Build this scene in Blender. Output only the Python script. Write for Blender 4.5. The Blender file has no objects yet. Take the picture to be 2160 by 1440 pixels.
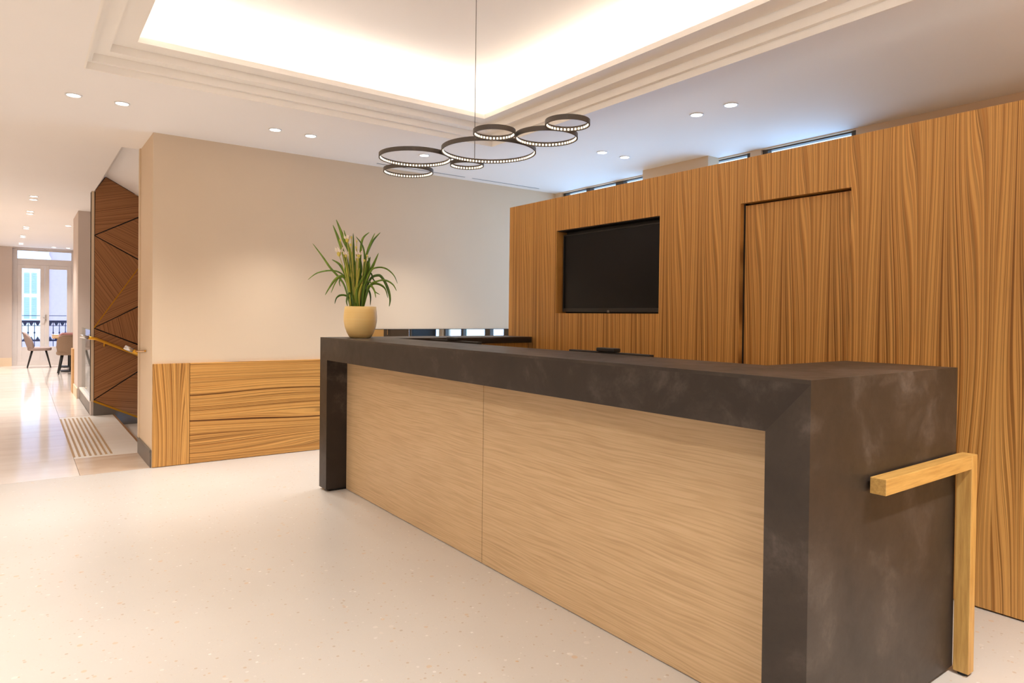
import bpy, bmesh, math, random
from mathutils import Vector, Matrix

# ------------------------------------------------------------------ camera, world, exposure
S = bpy.context.scene
COL = S.collection
random.seed(7)
F_PX, YAW, PITCH, ROLL = 1411.55, math.radians(36.284), math.radians(-0.61), math.radians(0.6586)
EYE = Vector((0.0, 0.0, 1.33))
_f = Vector((math.sin(YAW)*math.cos(PITCH), math.cos(YAW)*math.cos(PITCH), math.sin(PITCH)))
_r = Vector((math.cos(YAW), -math.sin(YAW), 0.0)); _u = _r.cross(_f)
_r2 = math.cos(ROLL)*_r + math.sin(ROLL)*_u
_u2 = -math.sin(ROLL)*_r + math.cos(ROLL)*_u
cam = bpy.data.objects.new('camera', bpy.data.cameras.new('camera')); COL.objects.link(cam)
cam.matrix_world = Matrix((( _r2.x, _u2.x, -_f.x, EYE.x), (_r2.y, _u2.y, -_f.y, EYE.y), (_r2.z, _u2.z, -_f.z, EYE.z), (0, 0, 0, 1)))
cam.data.sensor_width = 36.0; cam.data.lens = F_PX/2160*36.0; cam.data.shift_y = -38.0/2160
cam.data.clip_start = 0.05; cam.data.clip_end = 300
S.camera = cam

W = bpy.data.worlds.new('daylight'); S.world = W; W.use_nodes = True
bg = W.node_tree.nodes['Background']; bg.inputs[0].default_value = (0.41, 0.63, 1.0, 1); bg.inputs[1].default_value = 3.2

S.view_settings.view_transform = 'Standard'; S.view_settings.look = 'None'
S.view_settings.gamma = 1.0; S.view_settings.use_curve_mapping = False
S.view_settings.exposure = 0.46
SPOT_W = 76.0            # watts of one recessed downlight
COVE_STRENGTH = 14.0     # radiance of the cove LED strip
WARM = (1.0, 0.91, 0.80)
SPOT_COL = (1.0, 0.97, 0.94)
S.cycles.max_bounces = 8; S.cycles.diffuse_bounces = 5; S.cycles.glossy_bounces = 3; S.cycles.adaptive_threshold = .03; S.cycles.transparent_max_bounces = 12
S.cycles.sample_clamp_indirect = 6.0; S.cycles.caustics_reflective = False; S.cycles.caustics_refractive = False
S.cycles.use_denoising = True

CEIL = 2.86

# ------------------------------------------------------------------ helpers
def ray(px, py):
    return _r2*((px-1080)/F_PX) - _u2*((py-682)/F_PX) + _f
def on_plane(px, py, co, no):
    d = ray(px, py); t = (Vector(co)-EYE).dot(Vector(no))/d.dot(Vector(no)); return EYE + d*t

def new_obj(name, me, mat=None, parent=None, loc=None):
    o = bpy.data.objects.new(name, me); COL.objects.link(o)
    if mat: me.materials.clear(); me.materials.append(mat)
    if parent: o.parent = parent
    if loc: o.location = loc
    return o
def empty(name, loc=(0, 0, 0), rz=0.0, parent=None):
    o = bpy.data.objects.new(name, None); COL.objects.link(o)
    o.location = loc; o.rotation_euler = (0, 0, rz); o.empty_display_size = 0.1
    if parent: o.parent = parent
    return o
def tag(o, label, cat, group=None):
    o['label'] = label; o['category'] = cat
    if group: o['group'] = group
    return o
def struct(o, label, cat):
    o['kind'] = 'structure'; o['label'] = label; o['category'] = cat; return o
def copy_tree(o, parent=None):
    c = o.copy(); COL.objects.link(c); c.parent = parent
    for ch in list(o.children): copy_tree(ch, c)
    return c

class MB:
    """collects shapes in one bmesh and links them as one mesh object"""
    def __init__(s, org=(0, 0, 0)): s.bm = bmesh.new(); s.o = Vector(org)
    def box(s, x0, x1, y0, y1, z0, z1):
        v = [s.bm.verts.new(Vector((x, y, z))-s.o) for x in (x0, x1) for y in (y0, y1) for z in (z0, z1)]
        for f in ((0, 1, 3, 2), (4, 6, 7, 5), (0, 4, 5, 1), (2, 3, 7, 6), (0, 2, 6, 4), (1, 5, 7, 3)):
            s.bm.faces.new([v[i] for i in f])
        return s
    def poly(s, pts):
        s.bm.faces.new([s.bm.verts.new(Vector(p)-s.o) for p in pts]); return s
    def prism(s, pts, vec):
        a = [s.bm.verts.new(Vector(p)-s.o) for p in pts]; b = [s.bm.verts.new(Vector(p)+Vector(vec)-s.o) for p in pts]
        n = len(a); s.bm.faces.new(a); s.bm.faces.new(b[::-1])
        for i in range(n): s.bm.faces.new((a[i], b[i], b[(i+1) % n], a[(i+1) % n]))
        return s
    def tube(s, pts, rad, n=10, caps=True):
        pts = [Vector(p)-s.o for p in pts]; rad = rad if isinstance(rad, (list, tuple)) else [rad]*len(pts)
        rings = []; prev = None
        for i, p in enumerate(pts):
            t = (pts[min(i+1, len(pts)-1)]-pts[max(i-1, 0)]).normalized()
            a = prev if prev else (Vector((0, 0, 1)) if abs(t.z) < .9 else Vector((1, 0, 0)))
            a = (a - t*a.dot(t)).normalized(); prev = a; b = t.cross(a)
            rings.append([s.bm.verts.new(p+(a*math.cos(2*math.pi*k/n)+b*math.sin(2*math.pi*k/n))*rad[i]) for k in range(n)])
        for q, w in zip(rings, rings[1:]):
            for k in range(n): s.bm.faces.new((q[k], q[(k+1) % n], w[(k+1) % n], w[k]))
        if caps: s.bm.faces.new(rings[0][::-1]); s.bm.faces.new(rings[-1])
        return s
    def lathe(s, prof, c=(0, 0, 0), n=32, closed=False):
        c = Vector(c)-s.o; rings = []
        for r, z in prof:
            rings.append([s.bm.verts.new(c+Vector((r*math.cos(2*math.pi*k/n), r*math.sin(2*math.pi*k/n), z))) for k in range(n)])
        prs = list(zip(rings, rings[1:])) + ([(rings[-1], rings[0])] if closed else [])
        for q, w in prs:
            for k in range(n): s.bm.faces.new((q[k], q[(k+1) % n], w[(k+1) % n], w[k]))
        if not closed: s.bm.faces.new(rings[0][::-1]); s.bm.faces.new(rings[-1])
        return s
    def build(s, name, mat, parent=None, loc=None, smooth=False, bevel=0.0, seg=2):
        bmesh.ops.recalc_face_normals(s.bm, faces=s.bm.faces)
        me = bpy.data.meshes.new(name); s.bm.to_mesh(me); s.bm.free()
        if smooth:
            for p in me.polygons: p.use_smooth = True
        o = new_obj(name, me, mat, parent, loc)
        if bevel:
            m = o.modifiers.new('bevel', 'BEVEL'); m.width = bevel; m.segments = seg; m.limit_method = 'ANGLE'; m.angle_limit = math.radians(40)
        return o
def bx(name, mat, d, parent=None, org=(0, 0, 0), bevel=0.0):
    return MB(org).box(*d).build(name, mat, parent, bevel=bevel)

# ------------------------------------------------------------------ materials
def mat_new(name):
    m = bpy.data.materials.new(name); m.use_nodes = True; nt = m.node_tree
    return m, nt, nt.nodes['Principled BSDF']
def nd(nt, t, **kw):
    n = nt.nodes.new(t)
    for k, v in kw.items():
        if k.startswith('i_'):
            key = k[2:]; n.inputs[int(key) if key.isdigit() else key].default_value = v
        else: setattr(n, k, v)
    return n
def lk(nt, a, b): nt.links.new(a, b)
def mth(nt, op, a, b=None, c=None):
    n = nt.nodes.new('ShaderNodeMath'); n.operation = op
    for i, v in enumerate((a, b, c)):
        if v is None: continue
        if isinstance(v, (int, float)): n.inputs[i].default_value = v
        else: lk(nt, v, n.inputs[i])
    return n.outputs[0]
def comb(nt, x=0.0, y=0.0, z=0.0):
    n = nt.nodes.new('ShaderNodeCombineXYZ')
    for i, v in enumerate((x, y, z)):
        if isinstance(v, (int, float)): n.inputs[i].default_value = v
        else: lk(nt, v, n.inputs[i])
    return n.outputs[0]
def noise(nt, vec, scale=1.0, detail=2.0, rough=.5, dist=0.0):
    n = nd(nt, 'ShaderNodeTexNoise'); n.inputs['Scale'].default_value = scale; n.inputs['Detail'].default_value = detail
    n.inputs['Roughness'].default_value = rough; n.inputs['Distortion'].default_value = dist
    lk(nt, vec, n.inputs['Vector']); return n.outputs['Fac']
def ramp(nt, fac, stops):
    n = nd(nt, 'ShaderNodeValToRGB'); e = n.color_ramp.elements
    while len(e) > 1: e.remove(e[-1])
    e[0].position = stops[0][0]; e[0].color = (*stops[0][1], 1)
    for p, c in stops[1:]:
        k = e.new(p); k.color = (*c, 1)
    lk(nt, fac, n.inputs[0]); return n.outputs[0]
def mixc(nt, fac, a, b, mode='MIX'):
    n = nt.nodes.new('ShaderNodeMix'); n.data_type = 'RGBA'; n.blend_type = mode
    for i, v in ((0, fac), (6, a), (7, b)):
        if isinstance(v, (int, float)): n.inputs[i].default_value = v
        elif isinstance(v, tuple): n.inputs[i].default_value = (*v, 1)
        else: lk(nt, v, n.inputs[i])
    return n.outputs[2]
def bump(nt, bs, h, strength=.2, dist=.002):
    b = nd(nt, 'ShaderNodeBump'); b.inputs['Strength'].default_value = strength; b.inputs['Distance'].default_value = dist
    lk(nt, h, b.inputs['Height']); lk(nt, b.outputs[0], bs.inputs['Normal'])
def sg(r, g, b):   # sRGB 0-255 to linear
    return tuple((c/255/12.92 if c/255 <= .04045 else ((c/255+.055)/1.055)**2.4) for c in (r, g, b))
def plain(name, col, rough=.5, metal=0.0, spec=.5, mottled=.03, scale=6.0):
    m, nt, bs = mat_new(name)
    tc = nd(nt, 'ShaderNodeTexCoord').outputs['Object']
    n = noise(nt, tc, scale, 3)
    a = tuple(max(0, c*(1-mottled)) for c in col); b = tuple(min(1, c*(1+mottled)) for c in col)
    lk(nt, ramp(nt, n, [(.3, a), (.7, b)]), bs.inputs['Base Color'])
    bs.inputs['Roughness'].default_value = rough; bs.inputs['Metallic'].default_value = metal
    bs.inputs['Specular IOR Level'].default_value = spec
    return m
def emit(name, col, strength):
    m, nt, bs = mat_new(name)
    bs.inputs['Base Color'].default_value = (*col, 1); bs.inputs['Emission Color'].default_value = (*col, 1)
    bs.inputs['Emission Strength'].default_value = strength; return m
def glass(name, tint=(.95, .98, .97), refl=.06):
    m = bpy.data.materials.new(name); m.use_nodes = True; nt = m.node_tree
    for n in list(nt.nodes): nt.nodes.remove(n)
    out = nd(nt, 'ShaderNodeOutputMaterial'); t = nd(nt, 'ShaderNodeBsdfTransparent'); g = nd(nt, 'ShaderNodeBsdfGlossy')
    t.inputs[0].default_value = (*tint, 1); g.inputs['Roughness'].default_value = .02
    lw = nd(nt, 'ShaderNodeLayerWeight'); lw.inputs[0].default_value = .5
    fr = mth(nt, 'ADD', mth(nt, 'MULTIPLY', mth(nt, 'POWER', lw.outputs['Facing'], 5.0), .8), .04)
    mx = nd(nt, 'ShaderNodeMixShader'); lk(nt, fr, mx.inputs[0]); lk(nt, t.outputs[0], mx.inputs[1]); lk(nt, g.outputs[0], mx.inputs[2])
    lk(nt, mx.outputs[0], out.inputs[0]); return m

def zebrano(name, across, along, light, mid, dark, leaf=.29, rough=.42, freq=1.0):
    """straight-grained veneer with repeated leaves: contour lines of a long stretched noise"""
    m, nt, bs = mat_new(name)
    sp = nd(nt, 'ShaderNodeSeparateXYZ'); lk(nt, nd(nt, 'ShaderNodeTexCoord').outputs['Object'], sp.inputs[0])
    ax = dict(X=0, Y=1, Z=2); u = sp.outputs[ax[across]]; v = sp.outputs[ax[along]]
    ul = mth(nt, 'DIVIDE', u, leaf); fid = mth(nt, 'FLOOR', ul); fr = mth(nt, 'FRACT', ul)
    pu = mth(nt, 'MULTIPLY', fr, leaf*freq)
    v2 = mth(nt, 'ADD', v, mth(nt, 'MULTIPLY', fid, .045))
    drift = mth(nt, 'MULTIPLY', fid, .035)
    n1 = noise(nt, comb(nt, mth(nt, 'MULTIPLY', pu, 7.0), mth(nt, 'MULTIPLY', v2, .62), drift), 1.0, 0.0, .4)
    w = mth(nt, 'ADD', pu, mth(nt, 'MULTIPLY', n1, .13))
    st1 = noise(nt, comb(nt, mth(nt, 'MULTIPLY', w, 62.0), mth(nt, 'MULTIPLY', v, .10), 1.7), 1.0, 2.0, .55)
    st2 = noise(nt, comb(nt, mth(nt, 'MULTIPLY', w, 210.0), mth(nt, 'MULTIPLY', v, .35), 5.1), 1.0, 2.0, .5)
    fine = noise(nt, comb(nt, mth(nt, 'MULTIPLY', u, 420.0), mth(nt, 'MULTIPLY', v, 5.0), 0.0), 1.0, 3.0, .6)
    lines = mth(nt, 'FRACT', mth(nt, 'MULTIPLY', w, 30.0))
    edge = mth(nt, 'MULTIPLY', ramp_f(nt, lines, .80, 1.0), ramp_f(nt, st1, .40, .52))
    col = ramp(nt, st1, [(.28, dark), (.36, mid), (.44, light), (.50, light), (.545, mid), (.59, light), (.66, light), (.76, mid)])
    col = mixc(nt, mth(nt, 'MULTIPLY', ramp_f(nt, st2, .50, .66), .55), col, dark)
    col = mixc(nt, mth(nt, 'MULTIPLY', edge, .55), col, dark)
    col = mixc(nt, mth(nt, 'MULTIPLY', ramp_f(nt, fine, .55, .80), .40), col, dark)
    lk(nt, col, bs.inputs['Base Color'])
    bs.inputs['Roughness'].default_value = rough; bs.inputs['Specular IOR Level'].default_value = .35
    bump(nt, bs, fine, .08, .001)
    return m
def ramp_f(nt, fac, a, b):
    n = nd(nt, 'ShaderNodeMapRange'); n.inputs[1].default_value = a; n.inputs[2].default_value = b
    lk(nt, fac, n.inputs[0]); return n.outputs[0]

ZL, ZM, ZD = sg(220, 164, 90), sg(180, 122, 58), sg(90, 52, 17)
M = {}
M['zebra_yz'] = zebrano('zebrano_vertical_y', 'Y', 'Z', ZL, ZM, ZD)
M['zebra_xz'] = zebrano('zebrano_vertical_x', 'X', 'Z', ZL, ZM, ZD, freq=.8)
M['zebra_zx'] = zebrano('zebrano_horizontal', 'Z', 'X', ZL, ZM, ZD, leaf=1.3, freq=.9)
M['zebra_stair'] = zebrano('zebrano_stair_panel', 'Z', 'X', sg(172, 120, 76), sg(146, 98, 60), sg(98, 62, 34), leaf=.5)
M['wall'] = plain('beige_wall_paint', sg(224, 201, 172), .62, spec=.25, mottled=.012, scale=1.5)
M['wall_far'] = plain('greige_wall_paint', sg(205, 190, 180), .6, spec=.25, mottled=.012, scale=1.5)
M['ceil'] = plain('white_ceiling_paint', sg(250, 246, 243), .7, spec=.2, mottled=.008, scale=1.0)
M['mould'] = plain('white_moulding_paint', sg(252, 246, 238), .5, spec=.3, mottled=.008, scale=2.0)
M['black'] = plain('matt_black', (.012, .011, .010), .5)
M['plinth'] = plain('black_plinth', (.006, .005, .005), .6)
M['metal_dark'] = plain('bronze_black_metal', sg(84, 76, 68), .45, metal=.3)
M['chrome'] = plain('brushed_chrome', (.75, .76, .78), .22, metal=1.0)
M['brass'] = plain('brass', sg(214, 160, 58), .3, metal=1.0)
M['gold_strip'] = plain('brass_strip', sg(196, 142, 40), .35, metal=.85)
M['skirt'] = plain('grey_metal_skirting', sg(112, 106, 100), .38, metal=.5, mottled=.06)
M['white_pl'] = plain('white_plastic', (.8, .8, .8), .4)
M['frame_white'] = plain('white_window_frame', sg(222, 214, 210), .5)
M['iron'] = plain('dark_blue_wrought_iron', sg(30, 40, 80), .5)
M['slat_dark'] = plain('dark_diffuser_slot', (.05, .05, .055), .6)
M['glass'] = glass('clear_glass')
M['glass_edge'] = plain('green_glass_edge', sg(50, 110, 80), .15)
M['wood_edge'] = plain('oak_edge', sg(196, 152, 98), .5, mottled=.08, scale=20)

# dark oxidised stone laminate of the desk: a darker board for the beam, a paler one for the end and the top
def oxide(name, off, c0, c1, c2, patch):
    m, nt, bs = mat_new(name)
    mp = nd(nt, 'ShaderNodeMapping'); mp.inputs['Location'].default_value = off
    lk(nt, nd(nt, 'ShaderNodeTexCoord').outputs['Object'], mp.inputs[0]); tc = mp.outputs[0]
    n1 = noise(nt, tc, 3.0, 6, .62, .4); n2 = noise(nt, tc, 11.0, 5, .65, .6); n3 = noise(nt, tc, 60.0, 4, .7)
    base = ramp(nt, n1, [(.30, c0), (.55, c1), (.75, c2)])
    pat = mth(nt, 'MULTIPLY', ramp_f(nt, n1, .53, .72), ramp_f(nt, n2, .42, .68))
    col = mixc(nt, mth(nt, 'MULTIPLY', pat, .55), base, patch)
    col = mixc(nt, mth(nt, 'MULTIPLY', ramp_f(nt, n3, .48, .72), .40), col, c0)
    lk(nt, col, bs.inputs['Base Color']); bs.inputs['Specular IOR Level'].default_value = .40
    lk(nt, mth(nt, 'ADD', mth(nt, 'MULTIPLY', n2, .2), .34), bs.inputs['Roughness'])
    bump(nt, bs, n3, .06, .001)
    return m
M['oxide'] = oxide('oxide_laminate_dark', (0, 0, 0), sg(36, 29, 24), sg(46, 37, 31), sg(62, 51, 44), sg(118, 106, 96))
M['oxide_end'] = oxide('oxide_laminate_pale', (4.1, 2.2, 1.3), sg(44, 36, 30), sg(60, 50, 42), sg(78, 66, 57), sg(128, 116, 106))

# pale ribbed oak-grain front panels
m, nt, bs = mat_new('pale_grained_veneer'); M['pale'] = m
sp = nd(nt, 'ShaderNodeSeparateXYZ'); lk(nt, nd(nt, 'ShaderNodeTexCoord').outputs['Object'], sp.inputs[0])
wob = noise(nt, comb(nt, mth(nt, 'MULTIPLY', sp.outputs[1], 1.6), mth(nt, 'MULTIPLY', sp.outputs[2], 5.0), 0.0), 1.0, 2)
zz = mth(nt, 'ADD', sp.outputs[2], mth(nt, 'MULTIPLY', wob, .05))
g1 = noise(nt, comb(nt, mth(nt, 'MULTIPLY', sp.outputs[1], 2.6), mth(nt, 'MULTIPLY', zz, 120.0), 0.0), 1.0, 3, .55)
g2 = noise(nt, comb(nt, mth(nt, 'MULTIPLY', sp.outputs[1], 5.0), mth(nt, 'MULTIPLY', zz, 34.0), 4.0), 1.0, 2, .5)
c1 = ramp(nt, g1, [(.32, sg(188, 155, 114)), (.55, sg(206, 173, 130)), (.75, sg(212, 180, 139))])
lk(nt, mixc(nt, mth(nt, 'MULTIPLY', ramp_f(nt, g2, .5, .75), .35), c1, sg(186, 150, 106)), bs.inputs['Base Color'])
bs.inputs['Roughness'].default_value = .42; bs.inputs['Specular IOR Level'].default_value = .3
bump(nt, bs, g1, .25, .002)

# solid oak handrail
m, nt, bs = mat_new('golden_oak'); M['oak'] = m
tc = nd(nt, 'ShaderNodeTexCoord').outputs['Object']
mp = nd(nt, 'ShaderNodeMapping'); mp.inputs['Scale'].default_value = (30, 30, 2.2); lk(nt, tc, mp.inputs[0])
g = noise(nt, mp.outputs[0], 3.0, 4, .6)
lk(nt, ramp(nt, g, [(.3, sg(186, 138, 70)), (.6, sg(212, 166, 92)), (.8, sg(218, 176, 108))]), bs.inputs['Base Color'])
bs.inputs['Roughness'].default_value = .42

# terrazzo
m, nt, bs = mat_new('cream_terrazzo'); M['terrazzo'] = m
tc = nd(nt, 'ShaderNodeTexCoord').outputs['Object']
def chips(scale, thr, seed):
    mpx = nd(nt, 'ShaderNodeMapping'); mpx.inputs['Location'].default_value = (seed, seed*2, 0); lk(nt, tc, mpx.inputs[0])
    vo = nd(nt, 'ShaderNodeTexVoronoi'); vo.inputs['Scale'].default_value = scale; lk(nt, mpx.outputs[0], vo.inputs['Vector'])
    sc_ = nd(nt, 'ShaderNodeSeparateColor'); lk(nt, vo.outputs['Color'], sc_.inputs[0])
    inside = mth(nt, 'LESS_THAN', vo.outputs['Distance'], mth(nt, 'MULTIPLY', sc_.outputs[1], .42))
    pick = mth(nt, 'GREATER_THAN', sc_.outputs[0], thr)
    return mth(nt, 'MULTIPLY', inside, pick), sc_.outputs[2]
f1, r1 = chips(60, .80, 0); f2, r2 = chips(130, .62, 3.7); f3, r3 = chips(34, .90, 9.1)
big = noise(nt, tc, .9, 3)
base = ramp(nt, big, [(.3, sg(204, 195, 184)), (.7, sg(211, 203, 193))])
c = mixc(nt, mth(nt, 'MULTIPLY', f2, .40), base, ramp(nt, r2, [(0, sg(196, 178, 158)), (.5, sg(246, 240, 232)), (1, sg(206, 186, 160))]))
c = mixc(nt, mth(nt, 'MULTIPLY', f1, .60), c, ramp(nt, r1, [(0, sg(176, 152, 126)), (.45, sg(216, 176, 120)), (.75, sg(190, 178, 166)), (1, sg(245, 240, 234))]))
c = mixc(nt, mth(nt, 'MULTIPLY', f3, .45), c, ramp(nt, r3, [(0, sg(214, 170, 112)), (.6, sg(186, 166, 146)), (1, sg(240, 232, 222))]))
lk(nt, c, bs.inputs['Base Color']); bs.inputs['Roughness'].default_value = .30; bs.inputs['Specular IOR Level'].default_value = .38

# polished marble of the corridor
def marble(name, a, b, rough):
    m, nt, bs = mat_new(name)
    tc = nd(nt, 'ShaderNodeTexCoord').outputs['Object']
    mp = nd(nt, 'ShaderNodeMapping'); mp.inputs['Scale'].default_value = (.5, 2.2, 1); lk(nt, tc, mp.inputs[0])
    lk(nt, ramp(nt, noise(nt, mp.outputs[0], 2.0, 5, .55, .6), [(.3, a), (.7, b)]), bs.inputs['Base Color'])
    bs.inputs['Roughness'].default_value = rough; bs.inputs['Specular IOR Level'].default_value = .5
    return m
M['marble'] = marble('polished_beige_marble', sg(222, 208, 196), sg(233, 222, 212), .10)
M['marble_white'] = marble('white_marble_slab', sg(238, 229, 216), sg(243, 236, 226), .25)
M['marble_band'] = marble('tan_marble_band', sg(200, 174, 150), sg(222, 200, 178), .16)
M['strip'] = plain('tan_resin_strip', sg(178, 146, 108), .5)
M['nosing'] = plain('brown_nosing', sg(150, 110, 72), .45)
# mirror
M['mirror'] = plain('mirror', (.80, .82, .84), .02, metal=1.0, mottled=0.0)
# screen
m, nt, bs = mat_new('switched_off_screen'); M['screen'] = m
bs.inputs['Base Color'].default_value = (.011, .011, .012, 1); bs.inputs['Roughness'].default_value = .22; bs.inputs['Specular IOR Level'].default_value = .18
# fabrics
def fabric(name, col):
    m, nt, bs = mat_new(name); tc = nd(nt, 'ShaderNodeTexCoord').outputs['Object']
    n = noise(nt, tc, 160, 2); lk(nt, ramp(nt, n, [(.3, tuple(c*.82 for c in col)), (.7, col)]), bs.inputs['Base Color'])
    bs.inputs['Roughness'].default_value = .9; bs.inputs['Specular IOR Level'].default_value = .1; bump(nt, bs, n, .2, .002); return m
M['taupe'] = fabric('taupe_fabric', sg(168, 148, 140)); M['brown'] = fabric('brown_fabric', sg(150, 126, 106)); M['rose'] = fabric('rose_fabric', sg(176, 128, 122))
# plant
def leafmat(name, a, b):
    m, nt, bs = mat_new(name); tc = nd(nt, 'ShaderNodeTexCoord').outputs['Object']
    mp = nd(nt, 'ShaderNodeMapping'); mp.inputs['Scale'].default_value = (40, 40, 5); lk(nt, tc, mp.inputs[0])
    lk(nt, ramp(nt, noise(nt, mp.outputs[0], 1.0, 3), [(.3, a), (.7, b)]), bs.inputs['Base Color'])
    bs.inputs['Roughness'].default_value = .42; bs.inputs['Subsurface Weight'].default_value = 0.0
    return m
M['leaf'] = leafmat('green_blade', sg(84, 116, 24), sg(128, 156, 44)); M['leaf_dark'] = leafmat('dark_green_blade', sg(56, 86, 22), sg(92, 122, 32))
M['leaf_light'] = leafmat('yellow_green_blade', sg(150, 160, 48), sg(190, 186, 74)); M['stem'] = leafmat('pale_stem', sg(176, 170, 70), sg(206, 190, 98))
M['petal'] = plain('white_petal', sg(246, 232, 214), .6); M['bud'] = plain('yellow_bud', sg(222, 204, 96), .6)
M['pot'] = None
m, nt, bs = mat_new('cream_ceramic'); M['pot'] = m
sp = nd(nt, 'ShaderNodeSeparateXYZ'); lk(nt, nd(nt, 'ShaderNodeTexCoord').outputs['Object'], sp.inputs[0])
rg = mth(nt, 'SINE', mth(nt, 'MULTIPLY', sp.outputs[2], 420.0)); nn = noise(nt, comb(nt, 0.0, 0.0, mth(nt, 'MULTIPLY', sp.outputs[2], 60.0)), 1.0, 3)
lk(nt, ramp(nt, nn, [(.3, sg(252, 212, 134)), (.7, sg(254, 222, 150))]), bs.inputs['Base Color']); bs.inputs['Roughness'].default_value = .45
bump(nt, bs, rg, .12, .001)
M['soil'] = plain('soil', (.03, .02, .014), .9)
M['facade'] = plain('pink_render_facade', sg(186, 152, 152), .8); M['facade_w'] = plain('white_facade_trim', sg(226, 220, 212), .8)
M['shutter'] = plain('pale_blue_shutter', sg(160, 166, 166), .7)
M['led'] = emit('warm_led', (1.0, .84, .62), 2.6); M['lens'] = emit('downlight_lens', (1.0, .93, .84), 8.0)
for k_ in ('led', 'lens'): M[k_].cycles.emission_sampling = 'NONE'
M['cove'] = emit('cove_led_strip', WARM, COVE_STRENGTH)

# ------------------------------------------------------------------ the room: floors
XL, XR, YB = -3.3, 5.36, -3.6
fl = struct(bx('floor', M['terrazzo'], (XL, XR, YB, 6.42, -.06, 0)), 'cream speckled terrazzo floor of the lobby around the reception desk', 'floor')
cf = struct(empty('floor_corridor', (0, 0, 0)), 'polished beige marble slab floor of the corridor leading to the window', 'floor')
Jn = .003
def slab(x0, x1, y0, y1, mat=None, name='slab'):
    return bx(name, mat or M['marble'], (x0+Jn/2, x1-Jn/2, y0+Jn/2, y1-Jn/2, -.03, 0), cf)
bx('bed', M['skirt'], (XL, .98, 6.42, 20.3, -.06, -.008), cf)
rowsY = [6.42, 7.18, 8.62, 10.06] + [10.06+1.28*k for k in range(1, 9)]
for a, b in zip(rowsY, rowsY[1:]):
    for x0, x1 in ((XL, -2.1), (-2.1, -.9), (-.9, .39)):
        slab(x0, x1, a, b)
    if a >= 10.0: slab(.39, .72 if a < 12.5 else .98, a, b)
slab(.39, .903, 6.42, 7.18, M['marble_band'])
for a, b in zip(rowsY, rowsY[1:]):
    if a > 12.5: slab(.98, 2.6, a, b); slab(2.6, 5.0, a, b)
bx('bed', M['skirt'], (.98, 5.0, 12.6, 20.3, -.06, -.008), cf)
land = slab(.39, .965, 7.18, 10.05, M['marble_white'], 'landing_slab')
for k in range(8):
    x = .397+.042*k
    MB().box(x-.009, x+.009, 7.26, 9.9, 0, .003).build('tactile_strip', M['strip'], land)
bx('step_nosing', M['nosing'], (.967, .985, 7.18, 10.05, -.05, .001), cf)

# stairs that go down behind the pier
st = struct(empty('stairs', (0.985, 8.6, 0)), 'white stone steps going down beside the panelled stair wall', 'stairs')
for k in range(4):
    x0 = .985+.30*k; z = -.14*(k+1)
    bx('tread', M['marble_white'], (x0, x0+.30, 7.2, 10.05, z-.14, z), st, (.985, 8.6, 0))

# ------------------------------------------------------------------ walls
wb = struct(MB().box(.905, XR+.15, 6.42, 7.18, -.8, 3.2).build('wall_back', M['wall']), 'beige painted wall behind the reception desk', 'wall')
bx('wainscot_board', M['zebra_xz'], (.907, 1.197, 6.398, 6.42, .004, .888), wb, bevel=.002)
bx('wainscot_panel', M['zebra_zx'], (1.2, 2.72, 6.398, 6.42, .004, .888), wb, bevel=.002)
bx('wainscot_panel', M['zebra_zx'], (2.723, 4.6, 6.398, 6.42, .004, .888), wb, bevel=.002)
bx('corner_trim', M['wall'], (.893, .915, 7.13, 7.192, .15, CEIL), wb)
bs0 = struct(MB().box(.893, .905, 6.43, 7.19, 0, .13).box(.889, .905, 6.425, 7.195, .125, .15).build('baseboard_pier', M['skirt'], bevel=.003), 'grey metal skirting around the end of the beige wall', 'baseboard')
LB = ((-2.4, -.6),)  # glazed bay out of view, added to let extra daylight into the lobby
wl_ = MB(); ys = [YB]+[v for p in LB for v in p]+[20.3]
for k in range(0, len(ys), 2): wl_.box(XL-.15, XL, ys[k], ys[k+1], -.06, 3.2)
for a, b in LB: wl_.box(XL-.15, XL, a, b, 2.6, 3.2).box(XL-.15, XL, a, b, -.06, .04)
struct(wl_.build('wall_left', M['wall']), 'beige wall with an added unseen glazed bay on the open lobby side', 'wall')
wr_ = MB()
wr_.box(XR, XR+.15, YB, 2.70, -.06, 3.2).box(XR, XR+.15, 3.55, 3.66, -.06, 3.2).box(XR, XR+.15, 6.30, 6.42, -.06, 3.2)
for a, b in ((2.70, 3.55), (3.66, 6.30)):
    wr_.box(XR, XR+.15, a, b, -.06, .25).box(XR, XR+.15, a, b, 2.85, 3.2)
wr_.box(5.20, XR, 4.0, 4.82, 2.45, CEIL)
struct(wr_.build('wall_right', M['wall']), 'pale wall with column and street windows behind the wood partition', 'wall')
struct(MB().box(XL, XR, YB-.15, YB, -.06, 3.2).build('wall_rear', M['wall']), 'plain beige wall at the rear of the lobby', 'wall')
def window(n, y0, y1, label, xs=XR+.06, z0=.25, z1=2.85, mull=(), bar=.86):
    o = (xs, (y0+y1)/2, z0); w = struct(empty('window_%d' % n, o), label, 'window'); f = MB(o)
    f.box(xs-.03, xs+.03, y0, y0+.05, z0, z1).box(xs-.03, xs+.03, y1-.05, y1, z0, z1)
    for c, h in mull: f.box(xs-.03, xs+.03, c-h, c+h, z0, z1)
    for a, b in ((z0, z0+.06), (z1-.010, z1), (bar, bar+.05)): f.box(xs-.025, xs+.025, y0+.05, y1-.05, a, b)
    f.build('frame', M['metal_dark'], w)
    e = [y0+.05]+[v for c, h in mull for v in (c-h, c+h)]+[y1-.05]
    for k in range(0, len(e), 2):
        bx('pane', M['glass'], (xs-.004, xs+.004, e[k], e[k+1], bar+.05, z1-.010), w, o); bx('pane', M['glass'], (xs-.004, xs+.004, e[k], e[k+1], z0+.06, bar), w, o)
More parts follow.
